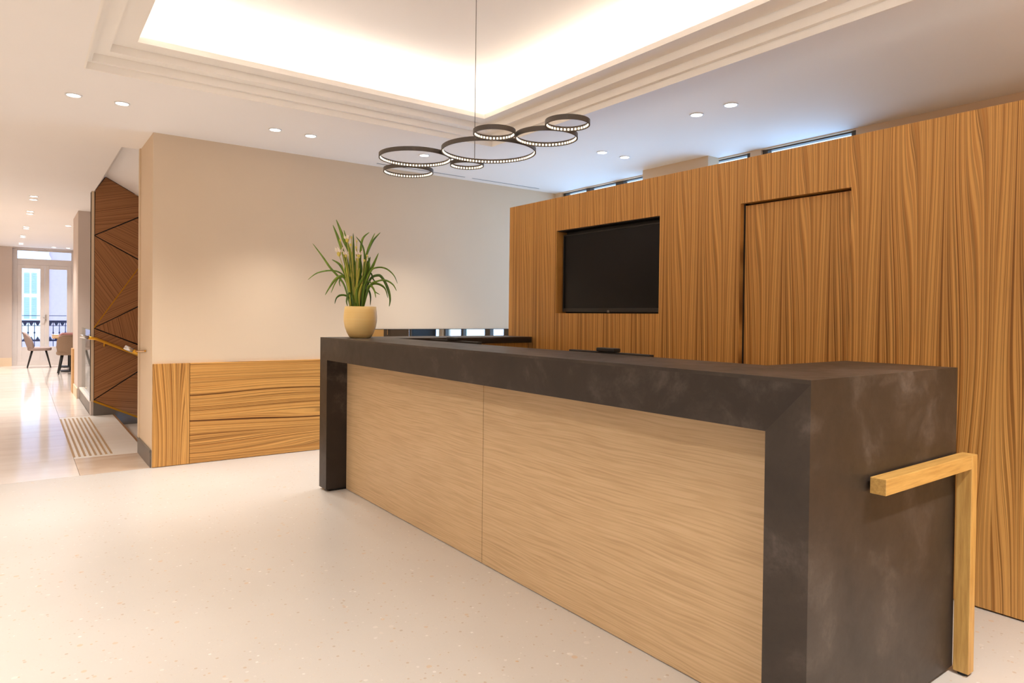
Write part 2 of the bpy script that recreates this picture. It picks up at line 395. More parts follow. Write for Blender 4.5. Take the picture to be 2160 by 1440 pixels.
window(1, 3.66, 6.30, 'wide dark framed window in the corner by the beige wall', mull=((4.20, .035), (4.88, .07), (5.34, .06), (5.85, .035)))
window(2, 2.70, 3.55, 'narrow dark framed window hidden behind the wood partition')
for k, (a, b) in enumerate(LB): window(4+k, a, b, 'unseen window added for daylight on the open lobby side', XL-.08, .04, 2.6, mull=(((a+b)/2, .03),), bar=2.1)
# dark storage cupboard behind the partition, seen in the mirror
o = (5.12, 2.0, 0)
sc_ = tag(empty('storage_cupboard', o), 'dark storage cupboard standing behind the wood partition', 'cupboard')
bx('carcass', M['black'], (4.92, 5.34, .5, 3.5, 0, 2.0), sc_, o)
for k in range(4): 
    dd = bx('cupboard_door', M['metal_dark'], (4.90, 4.918, .505+.75*k, 1.245+.75*k, .06, 1.98), sc_, o, bevel=.002)
    bx('knob', M['chrome'], (4.88, 4.90, 1.19+.75*k, 1.21+.75*k, 1.0, 1.12), dd, o)
struct(MB().box(2.3, 2.45, 7.18, 12.12, -1.3, 3.25).box(.70, 2.3, 10.05, 12.12, -.9, -.8).box(.96, 2.3, 7.18, 10.05, -1.3, -1.2).build('wall_stairwell', M['wall_far']), 'greige wall closing the stairwell', 'wall')
# corridor end: dining room walls and the stair side
struct(MB().box(.70, 3.2, 12.12, 13.3, -.8, 3.2).build('wall_pier', M['wall_far']), 'greige pier wall beyond the glass stair guard', 'wall')
struct(MB().box(.685, .70, 12.115, 13.3, 0, .16).build('baseboard_corridor', M['wall']), 'beige skirting along the corridor pier', 'baseboard')
struct(bx('trim_1', M['wood_edge'], (.676, .70, 12.95, 13.32, .0, .72)), 'light wood edge board on the corner of the corridor pier', 'trim')
struct(MB().box(5.0, 5.15, 13.3, 20.3, -.06, 3.2).box(3.2, 5.0, 13.2, 13.3, -.06, 3.2).build('wall_dining', M['wall_far']), 'greige side wall of the dining room at the corridor end', 'wall')
wf = MB()
wf.box(XL, -.17, 20.0, 20.35, -.06, 3.2).box(1.12, 5.0, 20.0, 20.35, -.06, 3.2).box(-.17, 1.12, 20.0, 20.35, 2.84, 3.2)
struct(wf.build('wall_far', M['wall_far']), 'greige far wall around the balcony window', 'wall')
struct(MB().box(XL, -.17, 19.985, 20.0, 0, .2).build('baseboard_far', M['wall']), 'beige skirting under the far wall beside the balcony window', 'baseboard')

# far balcony window
fw = struct(empty('window_3', (.48, 20.2, 0)), 'white double french window onto the balcony at the corridor end', 'window')
o = (.48, 20.2, 0); f = MB(o)
for a, b in ((-.17, -.07), (1.02, 1.12)): f.box(a, b, 20.16, 20.24, 0, 2.84)
f.box(-.07, 1.02, 20.16, 20.24, 2.45, 2.60).box(-.07, 1.02, 20.16, 20.24, 2.79, 2.84).box(-.07, 1.02, 20.15, 20.25, 0, .10)
f.build('frame', M['frame_white'], fw, bevel=.004)
for a, b in ((-.07, .474), (.476, 1.02)):
    q = MB(o)
    q.box(a, a+.09, 20.15, 20.20, .10, 2.45).box(b-.09, b, 20.15, 20.20, .10, 2.45).box(a+.09, b-.09, 20.15, 20.20, 2.36, 2.45).box(a+.09, b-.09, 20.15, 20.20, .10, .45)
    lf = q.build('casement', M['frame_white'], fw, bevel=.004)
    bx('pane', M['glass'], (a+.09, b-.09, 20.172, 20.178, .45, 2.36), lf, (0, 0, 0))
bx('pane', M['glass'], (-.07, 1.02, 20.19, 20.196, 2.60, 2.79), fw, o)
MB(o).box(.488, .512, 20.12, 20.15, 1.10, 1.24).box(.494, .506, 20.09, 20.12, 1.15, 1.17).box(.44, .506, 20.085, 20.10, 1.15, 1.17).build('handle', M['chrome'], fw)
for c in fw.children:
    for g_ in c.children: g_.data.transform(Matrix.Translation(-Vector(o)))

# balcony with wrought iron railing
bl = tag(empty('balcony_railing', (.48, 20.75, -.05)), 'dark blue wrought iron railing outside the far french window', 'railing')
o = (.48, 20.75, -.05)
bx('balcony_slab', M['facade_w'], (-1.2, 2.2, 20.36, 20.9, -.15, -.05), bl, o)
bx('top_rail', M['iron'], (-.8, 1.8, 20.72, 20.78, 1.03, 1.09), bl, o); bx('bottom_rail', M['iron'], (-.8, 1.8, 20.735, 20.765, .56, .60), bl, o)
bx('mid_rail', M['iron'], (-.8, 1.8, 20.74, 20.76, .95, .965), bl, o); MB(o).tube([(-.8, 20.75, 1.21), (1.8, 20.75, 1.21)], .008, 8).build('guard_wire', M['iron'], bl)
for k in range(20):
    x = -.76+.13*k
    if k in (0, 19): MB(o).box(x-.02, x+.02, 20.73, 20.77, -.05, 1.22).build('post', M['iron'], bl)
    else:
        MB(o).tube([(x, 20.75, -.05), (x, 20.75, .75), (x, 20.75, .78), (x, 20.75, .81), (x, 20.75, 1.04)], [.009, .009, .022, .009, .009], 8).build('baluster', M['iron'], bl)
    if k < 19:
        MB(o).tube([(x+.065, 20.75, 1.03), (x+.065, 20.75, .985), (x+.065, 20.75, .955)], [.045, .03, .006], 8).build('scallop', M['iron'], bl)
        MB(o).tube([(x+.065, 20.75, .60), (x+.065, 20.75, .63), (x+.065, 20.75, .68)], [.045, .03, .006], 8).build('scallop', M['iron'], bl)

# building across the street
fc = tag(empty('street_facade', (2.0, 45.2, -6)), 'pink rendered building with white trim and blue shutters across the street', 'building')
o = (2.0, 45.2, -6)
bx('wall', M['facade'], (-8, 12, 45.2, 46.2, -6, 12), fc, o)
bx('corner_pilaster', M['facade_w'], (.98, 1.26, 45.12, 45.2, -6, 12), fc, o)
bx('window_surround', M['facade_w'], (-.45, .98, 45.14, 45.2, -.2, 4.6), fc, o)
MB(o).box(-.6, 1.1, 45.1, 45.2, 3.55, 3.75).build('cornice', M['facade_w'], fc)
for (a, b) in ((.14, .375), (.475, .70)):
    for (z0, z1) in ((.9, 2.06), (2.28, 3.4)):
        q = bx('shutter_panel', M['shutter'], (a, b, 45.10, 45.14, z0, z1), fc, o)
        for k in range(12):
            z = z0+(k+.5)*(z1-z0)/12
            MB(o).box(a+.012, b-.012, 45.085, 45.10, z-.026, z+.026).build('louvre', M['shutter'], q)
arch = MB(o)
for k in range(12):
    a0, a1 = math.pi*k/12, math.pi*(k+1)/12
    pt = lambda r, a: (.42+r*math.cos(a), 45.06, 4.0+r*math.sin(a))
    arch.prism([pt(.75, a0), pt(.95, a0), pt(.95, a1), pt(.75, a1)], (0, .13, 0))
arch.build('arch', M['facade_w'], fc)

# ------------------------------------------------------------------ ceiling with coffer
CX0, CX1, CY0, CY1 = .325, 3.43, .72, 5.01
cl = MB(); T = .02
e_ = .012
cl.box(XL, CX0-e_, YB, 6.42, CEIL, CEIL+T).box(CX1+e_, XR, YB, 6.42, CEIL, CEIL+T).box(CX0-e_, CX1+e_, YB, CY0-e_, CEIL, CEIL+T).box(CX0-e_, CX1+e_, CY1+e_, 6.42, CEIL, CEIL+T)
cl.box(XL, .75, 6.42, 20.3, CEIL, CEIL+T).box(.75, .905, 6.42, 7.18, CEIL, CEIL+T).box(.75, 5.0, 10.05, 20.3, CEIL, CEIL+T)
struct(cl.build('ceiling', M['ceil']), 'white painted ceiling with recessed downlights', 'ceiling')
# sloping soffit over the stairs
sf = MB()
P0, P1, P2 = (.75, CEIL), (.869, 3.066), (2.3, 2.28)
sf.prism([(P0[0], 7.18, P0[1]), (P1[0], 7.18, P1[1]), (P1[0]+.01, 7.18, P1[1]+.03), (P0[0]-.02, 7.18, P0[1]+.03)], (0, 2.87, 0))
sf.prism([(P1[0], 7.18, P1[1]), (P2[0], 7.18, P2[1]), (P2[0], 7.18, P2[1]+.05), (P1[0], 7.18, P1[1]+.05)], (0, 2.87, 0))
struct(sf.build('ceiling_stair', M['ceil']), 'white sloping soffit above the stairs', 'ceiling')
# stepped moulding, swept round the rectangle; inset measured inwards from the outer edge
prof = [(-.012, CEIL), (0, CEIL), (0, 2.905), (.03, 2.905), (.03, 2.957), (.12, 2.957), (.12, 3.007), (.255, 3.007), (.255, 3.045), (.235, 3.045), (.235, 3.03), (-.012, 3.03), (-.012, CEIL)]
mb = bmesh.new(); rings = []
for d, z in prof:
    rings.append([mb.verts.new((x, y, z)) for x, y in ((CX0+d, CY0+d), (CX1-d, CY0+d), (CX1-d, CY1-d), (CX0+d, CY1-d))])
for q, w in zip(rings, rings[1:]):
    for k in range(4): mb.faces.new((q[k], q[(k+1) % 4], w[(k+1) % 4], w[k]))
bmesh.ops.recalc_face_normals(mb, faces=mb.faces)
me = bpy.data.meshes.new('trim_2'); mb.to_mesh(me); mb.free()
struct(new_obj('trim_2', me, M['mould']), 'cream stepped moulding around the ceiling coffer', 'moulding')
# recessed upper ceiling with a rounded cove
UZ = 3.30; up = MB(); out = .013
up.box(CX0-out-.06, CX1+out+.06, CY0-out-.06, CY1+out+.06, UZ, UZ+.03)
for d in ((CX0-out-.06, CX0-out, CY0-out, CY1+out), (CX1+out, CX1+out+.06, CY0-out, CY1+out), (CX0-out-.06, CX1+out+.06, CY0-out-.06, CY0-out), (CX0-out-.06, CX1+out+.06, CY1+out, CY1+out+.06)):
    up.box(*d, CEIL+.02, UZ)
struct(up.build('ceiling_coffer', M['ceil']), 'white recessed upper ceiling inside the lit coffer', 'ceiling')
# LED strip lying in the cove behind the lip
ls = tag(empty('cove_led_strip', ((CX0+CX1)/2, (CY0+CY1)/2, 3.03)), 'warm white LED strip hidden behind the coffer lip', 'led strip')
o = ((CX0+CX1)/2, (CY0+CY1)/2, 3.03)
a, b, zz0, zz1 = .205, .225, 3.0301, 3.0515
for d in ((CX0+a, CX0+b, CY0+b, CY1-b), (CX1-b, CX1-a, CY0+b, CY1-b), (CX0+b, CX1-b, CY0+a, CY0+b), (CX0+b, CX1-b, CY1-b, CY1-a)):
    bx('led_tape', M['cove'], (*d, zz0, zz1), ls, o)

# ------------------------------------------------------------------ wood partition with TV niche and pocket door
PX = 3.587; PT = .16; PZ = 2.318; PYF = 4.938
TVY0, TVY1, TVZ0, TVZ1 = 3.16, 4.275, 1.36, 2.043
DY0, DY1, DZ = 1.826, 2.51, 2.043
wp = struct(empty('wall_partition', (PX, 0, 0)), 'freestanding zebrano veneered partition behind the reception desk', 'wall')
o = (PX, 0, 0)
def wpan(y0, y1, z0, z1): bx('veneer_panel', M['zebra_yz'], (PX, PX+PT, y0, y1, z0, z1), wp, o)
wpan(TVY1, PYF, 0.008, PZ); wpan(DY1, TVY0, .008, PZ)
wpan(TVY0, TVY1, .008, TVZ0); wpan(TVY0, TVY1, TVZ1, PZ)
wpan(DY0, DY1, DZ, PZ); wpan(-1.2, DY0, .008, PZ)
bx('niche_back', M['black'], (PX+.11, PX+PT, TVY0, TVY1, TVZ0, TVZ1), wp, o)
bx('niche_lining', M['black'], (PX+.012, PX+.11, TVY0, TVY1, TVZ1-.006, TVZ1), wp, o)
bx('niche_lining', M['zebra_yz'], (PX+.012, PX+.11, TVY1-.006, TVY1, TVZ0, TVZ1-.006), wp, o)
bx('plinth', M['plinth'], (PX+.02, PX+PT-.02, -1.2, PYF-.02, 0, .008), wp, o)
bx('pocket_back', M['black'], (PX+.10, PX+PT, DY0, DY1, .008, DZ), wp, o); bx('jamb', M['black'], (PX+.035, PX+.10, DY1-.012, DY1, .008, DZ), wp, o)
dr = struct(bx('door_1', M['zebra_yz'], (PX+.035, PX+.075, DY0, DY1-.012, .008, DZ-.012)), 'flush zebrano veneered pocket door recessed in the wood partition', 'door')
tv = tag(empty('television', (PX+.05, (TVY0+TVY1)/2, TVZ0)), 'large black switched off television in the wood partition niche', 'television')
o = (PX+.05, (TVY0+TVY1)/2, TVZ0)
tz0, tz1, ty0, ty1 = TVZ0+.012, TVZ1-.034, TVY0+.008, TVY1-.028
bx('body', M['black'], (PX+.062, PX+.11, ty0, ty1, tz0, tz1), tv, o)
bx('screen', M['screen'], (PX+.058, PX+.062, ty0+.012, ty1-.010, tz0+.030, tz1-.010), tv, o)
fb = MB(o)
fb.box(PX+.052, PX+.062, ty0, ty0+.012, tz0, tz1).box(PX+.052, PX+.062, ty1-.010, ty1, tz0, tz1).box(PX+.052, PX+.062, ty0+.012, ty1-.010, tz0, tz0+.030).box(PX+.052, PX+.062, ty0+.012, ty1-.010, tz1-.010, tz1)
fb.build('bezel', M['black'], tv)
bx('badge', M['skirt'], (PX+.049, PX+.052, (ty0+ty1)/2-.012, (ty0+ty1)/2+.012, tz0-.004, tz0+.014), tv, o)

# ------------------------------------------------------------------ reception desk
DX, DTH = 1.842, .145            # front plane, frame thickness
YN, YFAR, DH = 1.045, 4.975, 1.155
BH = .168                        # beam height
o = (DX+.4, 3.0, 0)
dk = tag(empty('reception_desk', o), 'long dark stone-look reception desk with pale grained front panels', 'reception desk')
Z0 = .018
tz = DH-.012
# front beam, mitred into the near end panel
MB(o).prism([(DX, YN, tz), (DX, YN+.145, DH-BH), (DX, YFAR, DH-BH), (DX, YFAR, tz)], (.19, 0, 0)).build('front_beam', M['oxide'], dk)
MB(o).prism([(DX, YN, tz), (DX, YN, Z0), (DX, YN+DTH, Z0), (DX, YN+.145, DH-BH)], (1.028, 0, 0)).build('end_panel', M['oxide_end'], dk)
MB(o).box(DX, DX+.40, YFAR-.14, YFAR, Z0, DH-BH).build('leg', M['oxide'], dk)
TX = 2.285
top = [(DX, YN), (DX+1.028, YN), (DX+1.028, 1.475), (TX, 1.475), (TX, 4.55), (3.555, 4.55), (3.555, YFAR), (DX, YFAR)]
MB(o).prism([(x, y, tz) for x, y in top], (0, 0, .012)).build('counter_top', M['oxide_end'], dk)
bx('top_edge', M['black'], (TX-.02, 3.555, 4.55, 4.575, DH-.05, tz), dk, o)
bx('wing_top_core', M['black'], (TX, 3.555, 4.575, YFAR, DH-.05, tz), dk, o)
bx('wing_panel', M['oak'], (TX, 3.545, 4.60, 4.64, .02, DH-.05), dk, o)
bx('wing_panel', M['oxide'], (DX+.4, 3.545, YFAR-.05, YFAR-.002, .02, DH-.05), dk, o)
bx('front_panel', M['pale'], (2.0, 2.03, 2.977, YFAR-.14, .004, DH-BH), dk, o, bevel=.002)
bx('front_panel', M['pale'], (2.0, 2.03, YN+DTH, 2.973, .004, DH-BH), dk, o, bevel=.002)
bx('inner_panel', M['oak'], (TX-.03, TX-.005, YN+DTH, 4.55, .02, tz), dk, o)
bx('near_wing_panel', M['oxide'], (TX, DX+1.028, 1.44, 1.474, .02, tz), dk, o)
bx('near_wing_side', M['oxide'], (DX+1.0, DX+1.026, YN+DTH, 1.44, .02, tz), dk, o)
bx('work_surface', M['oak'], (TX-.005, 2.95, 1.475, 4.60, .70, .735), dk, o)
bx('work_surface_leg', M['oak'], (2.60, 2.63, 2.95, 3.0, 0, .70), dk, o)
MB(o).box(DX+.03, DX+1.0, YN+.03, YN+DTH-.02, 0, Z0).box(DX+.03, DX+.36, YFAR-.12, YFAR-.03, 0, Z0).box(2.035, 2.06, YN+DTH, YFAR-.14, 0, .3).build('plinth', M['plinth'], dk)
# oak rail at the near end of the desk
o = (2.875, 1.01, 0)
hr = tag(empty('oak_rail', o), 'golden oak L-shaped hand rail on the dark end of the desk', 'hand rail')
MB(o).box(2.85, 2.90, .984, 1.036, .012, .832).build('post', M['oak'], hr, bevel=.002)
rl = MB((0, 0, 0)).box(-.026, .026, -.025, .025, 0, .67).build('rail', M['oak'], hr, bevel=.002)   # grain along its length
rl.location = (2.18-o[0], 1.010-o[1], .807); rl.rotation_euler = (0, math.pi/2, 0)
MB(o).tube([(2.875, 1.01, 0), (2.875, 1.01, .014)], .018, 12).build('foot', M['black'], hr)
for x in (2.30, 2.70): MB(o).tube([(x, 1.030, .807), (x, 1.0445, .807)], .012, 10).build('fixing', M['black'], hr)

# monitors on the staff side
def monitor(yc, w, xm, ztop, label):
    o = (xm, yc, .735)
    t = tag(empty('computer_monitor', o), label, 'monitor', None)
    bx('housing', M['black'], (xm, xm+.03, yc-w/2, yc+w/2, ztop-.34, ztop), t, o, bevel=.003)
    bx('screen', M['screen'], (xm+.03, xm+.033, yc-w/2+.012, yc+w/2-.012, ztop-.325, ztop-.012), t, o)
    bx('stand', M['black'], (xm-.03, xm, yc-.03, yc+.03, .745, ztop-.12), t, o, bevel=.003)
    bx('base', M['black'], (xm-.09, xm+.12, yc-.12, yc+.12, .735, .747), t, o, bevel=.003)
    wc = MB(o).box(xm-.012, xm+.035, yc-.065, yc+.065, ztop+.001, ztop+.020).build('webcam', M['black'], t, bevel=.004)
    MB(o).tube([(xm+.033, yc, ztop+.011), (xm+.038, yc, ztop+.011)], .006, 10).build('lens', M['screen'], wc)
    return t
monitor(2.455, .58, 2.40, 1.155, 'black monitor with webcam behind the desk, across from the television niche')
monitor(3.96, .64, 2.40, 1.160, 'black monitor with webcam behind the desk, beside the far wing')

# ------------------------------------------------------------------ back wall mirror band
mr = tag(empty('mirror_band', (3.7, 6.41, .90)), 'low horizontal mirror band at the foot of the beige wall', 'mirror')
o = (3.7, 6.41, .90)
bx('mirror_pane', M['mirror'], (2.76, 4.655, 6.408, 6.416, .90, 1.178), mr, o)
bx('frame', M['black'], (2.755, 4.66, 6.416, 6.4195, .895, 1.183), mr, o)

# ------------------------------------------------------------------ potted plant
PC = Vector((2.07, 4.756, DH))
pp = tag(empty('potted_plant', PC), 'strappy green plant with white flowers in a cream pot on the desk', 'potted plant')
prof = [(.070, 0), (.080, .004), (.098, .035), (.115, .08), (.123, .125), (.124, .16), (.120, .20), (.1155, .236), (.109, .236), (.113, .20), (.115, .18), (.04, .18)]
MB().lathe(prof, n=48).build('pot', M['pot'], pp, smooth=True)
MB().lathe([(.113, .178), (.112, .190), (.06, .200)], n=24).build('soil', M['soil'], pp)
VN = Vector((ray(760, 600).x, ray(760, 600).y, 0)).normalized()      # horizontal direction from the photographer to the pot
def plant_pt(cx_, cy_, dep):                                          # crop coordinates of a close-up, dep = metres behind the pot axis
    px, py = 640+cx_/5.141, 450+cy_/5.141
    return on_plane(px, py, PC+VN*dep, VN) - PC
def catmull(pts, n=5):
    P = [pts[0]]+pts+[pts[-1]]; out = []
    for i in range(1, len(P)-2):
        for k in range(n):
            t = k/n; a, b, c, d = P[i-1], P[i], P[i+1], P[i+2]
            out.append(.5*((2*b)+(c-a)*t+(2*a-5*b+4*c-d)*t*t+(3*b-a-3*c+d)*t**3))
    out.append(P[-2]); return out
def blade(pts, w, mat, dep_tip):
    """pts tip first in close-up coordinates; a folded strap blade with a V section"""
    n = len(pts); base_dep = random.uniform(-.045, .045)
    P = [plant_pt(x, y, dep_tip+(base_dep-dep_tip)*(i/(n-1))**.8) for i, (x, y) in enumerate(pts)][::-1]
    P[0].z = min(P[0].z, .195)
    C = catmull(P); m_ = len(C); b = bmesh.new(); rows = []
    side0 = VN.cross(Vector((0, 0, 1)))
    ang = random.uniform(-.7, .7)
    for i, p in enumerate(C):
        t = (C[min(i+1, m_-1)]-C[max(i-1, 0)]).normalized(); s_ = i/(m_-1)
        nrm = (side0*math.sin(ang)+VN*math.cos(ang)); sd = t.cross(nrm).normalized(); nr = sd.cross(t)
        ww = w*.62*(.55+.45*min(1, s_*3))*min(1, (1-s_)*3.2)**.7+.0006
        rows.append([b.verts.new(p-sd*ww+nr*ww*.35), b.verts.new(p), b.verts.new(p+sd*ww+nr*ww*.35)])
    for q, r_ in zip(rows, rows[1:]):
        for k in (0, 1): b.faces.new((q[k], q[k+1], r_[k+1], r_[k]))
    me = bpy.data.meshes.new('leaf'); b.to_mesh(me); b.free()
    for p_ in me.polygons: p_.use_smooth = True
    ob = new_obj('leaf', me, mat, pp); md = ob.modifiers.new('thick', 'SOLIDIFY'); md.thickness = .0012
    return ob
L_, D_, Y_ = M['leaf'], M['leaf_dark'], M['leaf_light']
leaves = [
 ([(355, 65), (400, 180), (440, 290), (490, 390), (530, 520), (555, 760), (560, 1000)], .021, L_, -.03),
 ([(320, 125), (370, 250), (420, 390), (455, 520), (500, 760), (530, 1000)], .018, L_, .0),
 ([(100, 325), (200, 460), (290, 590), (380, 690), (450, 800), (520, 1000)], .013, L_, -.06),
 ([(50, 718), (150, 645), (290, 618), (400, 645), (470, 740), (540, 1000)], .008, L_, .05),
 ([(310, 500), (390, 550), (445, 640), (490, 760), (545, 1000)], .014, L_, .03),
 ([(235, 885), (285, 800), (350, 710), (420, 680), (480, 780), (540, 1000)], .011, L_, -.09),
 ([(300, 860), (345, 750), (395, 680), (450, 700), (500, 800), (545, 1000)], .012, L_, .08),
 ([(340, 980), (360, 915), (410, 885), (480, 900), (545, 975), (560, 1000)], .010, D_, -.10),
 ([(835, 205), (760, 290), (705, 400), (670, 520), (640, 760), (620, 1000)], .015, L_, -.04),
 ([(715, 205), (645, 270), (622, 400), (605, 700), (590, 1000)], .012, L_, .06),
 ([(815, 430), (765, 540), (720, 640), (665, 800), (620, 1000)], .015, L_, .02),
 ([(1020, 760), (980, 670), (900, 600), (810, 585), (730, 620), (670, 760), (625, 1000)], .008, L_, .06),
 ([(1010, 840), (970, 770), (890, 725), (800, 735), (720, 790), (640, 1000)], .009, L_, -.05),
 ([(930, 1010), (940, 930), (920, 830), (870, 720), (810, 670), (710, 740), (640, 1000)], .015, D_, -.10),
 ([(915, 915), (890, 820), (830, 770), (750, 765), (690, 830), (640, 1000)], .012, L_, .09),
 ([(785, 915), (770, 840), (735, 790), (690, 810), (635, 1000)], .011, L_, -.12),
 ([(725, 995), (728, 900), (708, 830), (680, 835), (640, 1000)], .010, D_, .11),
 ([(480, 1005), (468, 950), (488, 870), (520, 890), (555, 1000)], .010, D_, -.11),
 ([(540, 215), (545, 400), (552, 650), (565, 1000)], .011, D_, .0),
 ([(725, 470), (700, 560), (665, 760), (625, 1000)], .017, D_, .03),
 ([(570, 250), (640, 350), (662, 480), (650, 700), (610, 1000)], .011, D_, -.02),
 ([(775, 215), (735, 300), (690, 420), (650, 600), (610, 1000)], .010, L_, .05),
 ([(440, 180), (470, 300), (520, 480), (560, 700), (575, 1000)], .012, L_, .04),
 ([(770, 590), (720, 640), (680, 730), (640, 860), (610, 1000)], .010, L_, -.06),
 ([(820, 770), (760, 720), (730, 650), (680, 720), (630, 1000)], .009, D_, .07),
 ([(830, 880), (770, 840), (720, 740), (670, 790), (625, 1000)], .008, L_, -.03),
 ([(400, 790), (390, 740), (420, 690), (470, 760), (550, 1000)], .008, L_, .1),
]
for k in range(16):
    x0 = 470+k*16+random.uniform(-8, 8); h = random.uniform(430, 640)
    leaves.append(([(x0+random.uniform(-25, 25), h), (x0+random.uniform(-10, 10), (h+800)/2), (545+(x0-590)*.45, 830), (575+(x0-590)*.3, 1000)], random.uniform(.011, .018), random.choice((L_, L_, D_)), random.uniform(-.06, .06)))
for x0, h, xb in ((462, 540, 505), (518, 590, 520), (610, 590, 560), (455, 700, 500), (580, 760, 575), (640, 780, 600), (560, 820, 560), (690, 460, 620)):
    leaves.append(([(x0, h), ((x0*2+xb)/3, (h+700)/2+40), (xb, 880), (xb+12, 1000)], .010, Y_, random.uniform(-.09, -.04)))
for a in leaves: blade(*a)
def flower(cx_, cy_, r, kind, xb):
    r *= 1.3
    dep = random.uniform(-.10, -.05); c = plant_pt(cx_, cy_, dep); b0 = plant_pt(xb, 990, 0); b0.z = .19
    mid = (c+b0)/2 + Vector((0, 0, .03))
    s_ = MB().tube(catmull([b0, mid, c-Vector((0, 0, r*.6))], 4), .0028, 6).build('stem', M['stem'], pp, smooth=True)
    fl_ = MB().lathe([(.001, -r), (r*.35, -r*.7), (r*.42, -r*.2), (r*.25, r*.1), (.001, r*.15)], c, 8).build('flower', M['bud'], pp, smooth=True)
    if kind == 'open':
        for k in range(6):
            a = math.pi*k/3+random.uniform(-.2, .2); d = Vector((math.cos(a), math.sin(a), 0)); q = d.cross(Vector((0, 0, 1)))
            u0 = c-Vector((0, 0, r*.5)); pts = [u0-q*r*.1, u0+d*r*.55+q*r*.42*-1+Vector((0, 0, r*.5)), u0+d*r*.8+Vector((0, 0, r*1.35)), u0+d*r*.55+q*r*.42+Vector((0, 0, r*.5)), u0+q*r*.1]
            MB().prism(pts, d*.0015).build('petal', M['petal'], fl_)
for a in ((475, 268, .026, 'open', 560), (385, 412, .030, 'open', 545), (460, 440, .020, 'open', 550), (600, 440, .022, 'open', 580), (510, 330, .016, 'bud', 565), (572, 358, .016, 'bud', 575),
          (578, 292, .012, 'bud', 580), (520, 250, .014, 'bud', 565), (590, 480, .016, 'open', 585), (690, 450, .013, 'bud', 600), (400, 280, .013, 'bud', 545), (660, 500, .014, 'bud', 600)): flower(*a)

# ------------------------------------------------------------------ ring pendant lamp
RZ = 2.19
o = (1.96, 2.891, RZ)
pl = tag(empty('ring_pendant_lamp', o), 'pendant lamp of seven joined black rings lined with warm LEDs', 'pendant lamp')
for cx_, cy_, R in ((1.9595, 2.891, .246), (1.7865, 2.590, .100), (1.729, 3.2625, .196), (1.862, 3.5985, .148), (2.039, 3.2265, .096), (2.0215, 2.4935, .150), (1.953, 2.2615, .100)):
    hoop = MB(o).lathe([(R, -.011), (R, .011), (R-.006, .011), (R-.006, -.011)], (cx_, cy_, RZ), 64, closed=True).build('ring', M['metal_dark'], pl, smooth=False)
    n = int(round(2*math.pi*R/.0178)); b = MB(o)
    for k in range(n):
        a = 2*math.pi*(k+.5)/n; c = Vector((cx_+(R-.0068)*math.cos(a), cy_+(R-.0068)*math.sin(a), RZ-.003))
        t = Vector((-math.sin(a), math.cos(a), 0))*.0042; r_ = Vector((-math.cos(a), -math.sin(a), 0))*.0022; z = Vector((0, 0, .0042))
        b.prism([c-t-z, c+t-z, c+t+z, c-t+z], r_)
    lo = b.build('led_beads', M['led'], hoop); lo['kind'] = 'stuff'
cab = on_plane(1001, 338, (0, 0, RZ), (0, 0, 1))
MB(o).tube([(cab.x, cab.y, RZ+.009), (cab.x, cab.y, UZ)], .0022, 6).build('cable', M['skirt'], pl)
MB(o).tube([(cab.x, cab.y, UZ-.03), (cab.x, cab.y, UZ)], .05, 20).build('ceiling_rose', M['white_pl'], pl)

# ------------------------------------------------------------------ recessed downlights
def make_downlight():
    t = empty('downlight')
    MB().lathe([(.052, -.004), (.052, .002), (.042, .002), (.042, -.004)], n=28, closed=True).build('bezel', M['white_pl'], t)
    MB().lathe([(.042, -.0025), (.042, .001)], n=28).build('lens', M['lens'], t)
    return t
proto = make_downlight(); first = [True]
lamp = bpy.data.lights.new('downlight_beam', 'SPOT'); lamp.energy = SPOT_W; lamp.color = SPOT_COL
lamp.spot_size = math.radians(84); lamp.spot_blend = 1.0; lamp.shadow_soft_size = .045
LAMPS = {}
def lamp_of(f):                                   # downlights of several wattages; the wide ones are unseen fill lamps
    if f not in LAMPS:
        d = lamp.copy(); d.energy = SPOT_W*f[0]; d.spot_size = math.radians(f[1]); LAMPS[f] = d
    return LAMPS[f]
def downlight(x, y, label, group, f=(1.0, 84)):
    t = proto if first[0] else copy_tree(proto); first[0] = False
    t.location = (x, y, CEIL-.002); tag(t, label, 'downlight', group)
    if len(t.children) < 3: lo = bpy.data.objects.new('beam', lamp); COL.objects.link(lo); lo.parent = t; lo.location = (0, 0, -.012)
    for c in t.children:
        if c.type == 'LIGHT': c.data = lamp_of(f)
for x, y, lab in ((.296, 5.675, 'recessed downlight at the corridor mouth, of its pair farther from the beige wall'), (.595, 5.675, 'recessed downlight at the corridor mouth, of its pair nearer to the beige wall'),
                  (1.70, 5.675, 'recessed downlight above the wainscot, of its pair the one towards the corridor'), (2.0, 5.675, 'recessed downlight above the wainscot, of its pair the one towards the potted plant'),
                  (3.103, 5.675, 'recessed downlight seen through the pendant rings before the beige wall'), (3.40, 5.675, 'recessed downlight before the beige wall on the window side of the pendant rings')):
    downlight(x, y, lab, 'downlights between coffer and beige wall')
for x, y, lab in ((4.085, 3.253, 'recessed downlight over the wood partition, of its pair the one towards the television'), (4.085, 2.953, 'recessed downlight over the wood partition, of its pair the one towards the pocket door')):
    downlight(x, y, lab, 'downlights along the wood partition')
for x, y, lab in ((4.34, 4.53, 'recessed downlight by the window column, of its pair the one towards the pendant rings'), (4.636, 4.53, 'recessed downlight by the window column, of its pair the one next to the column')):
    downlight(x, y, lab, 'downlights by the window column')
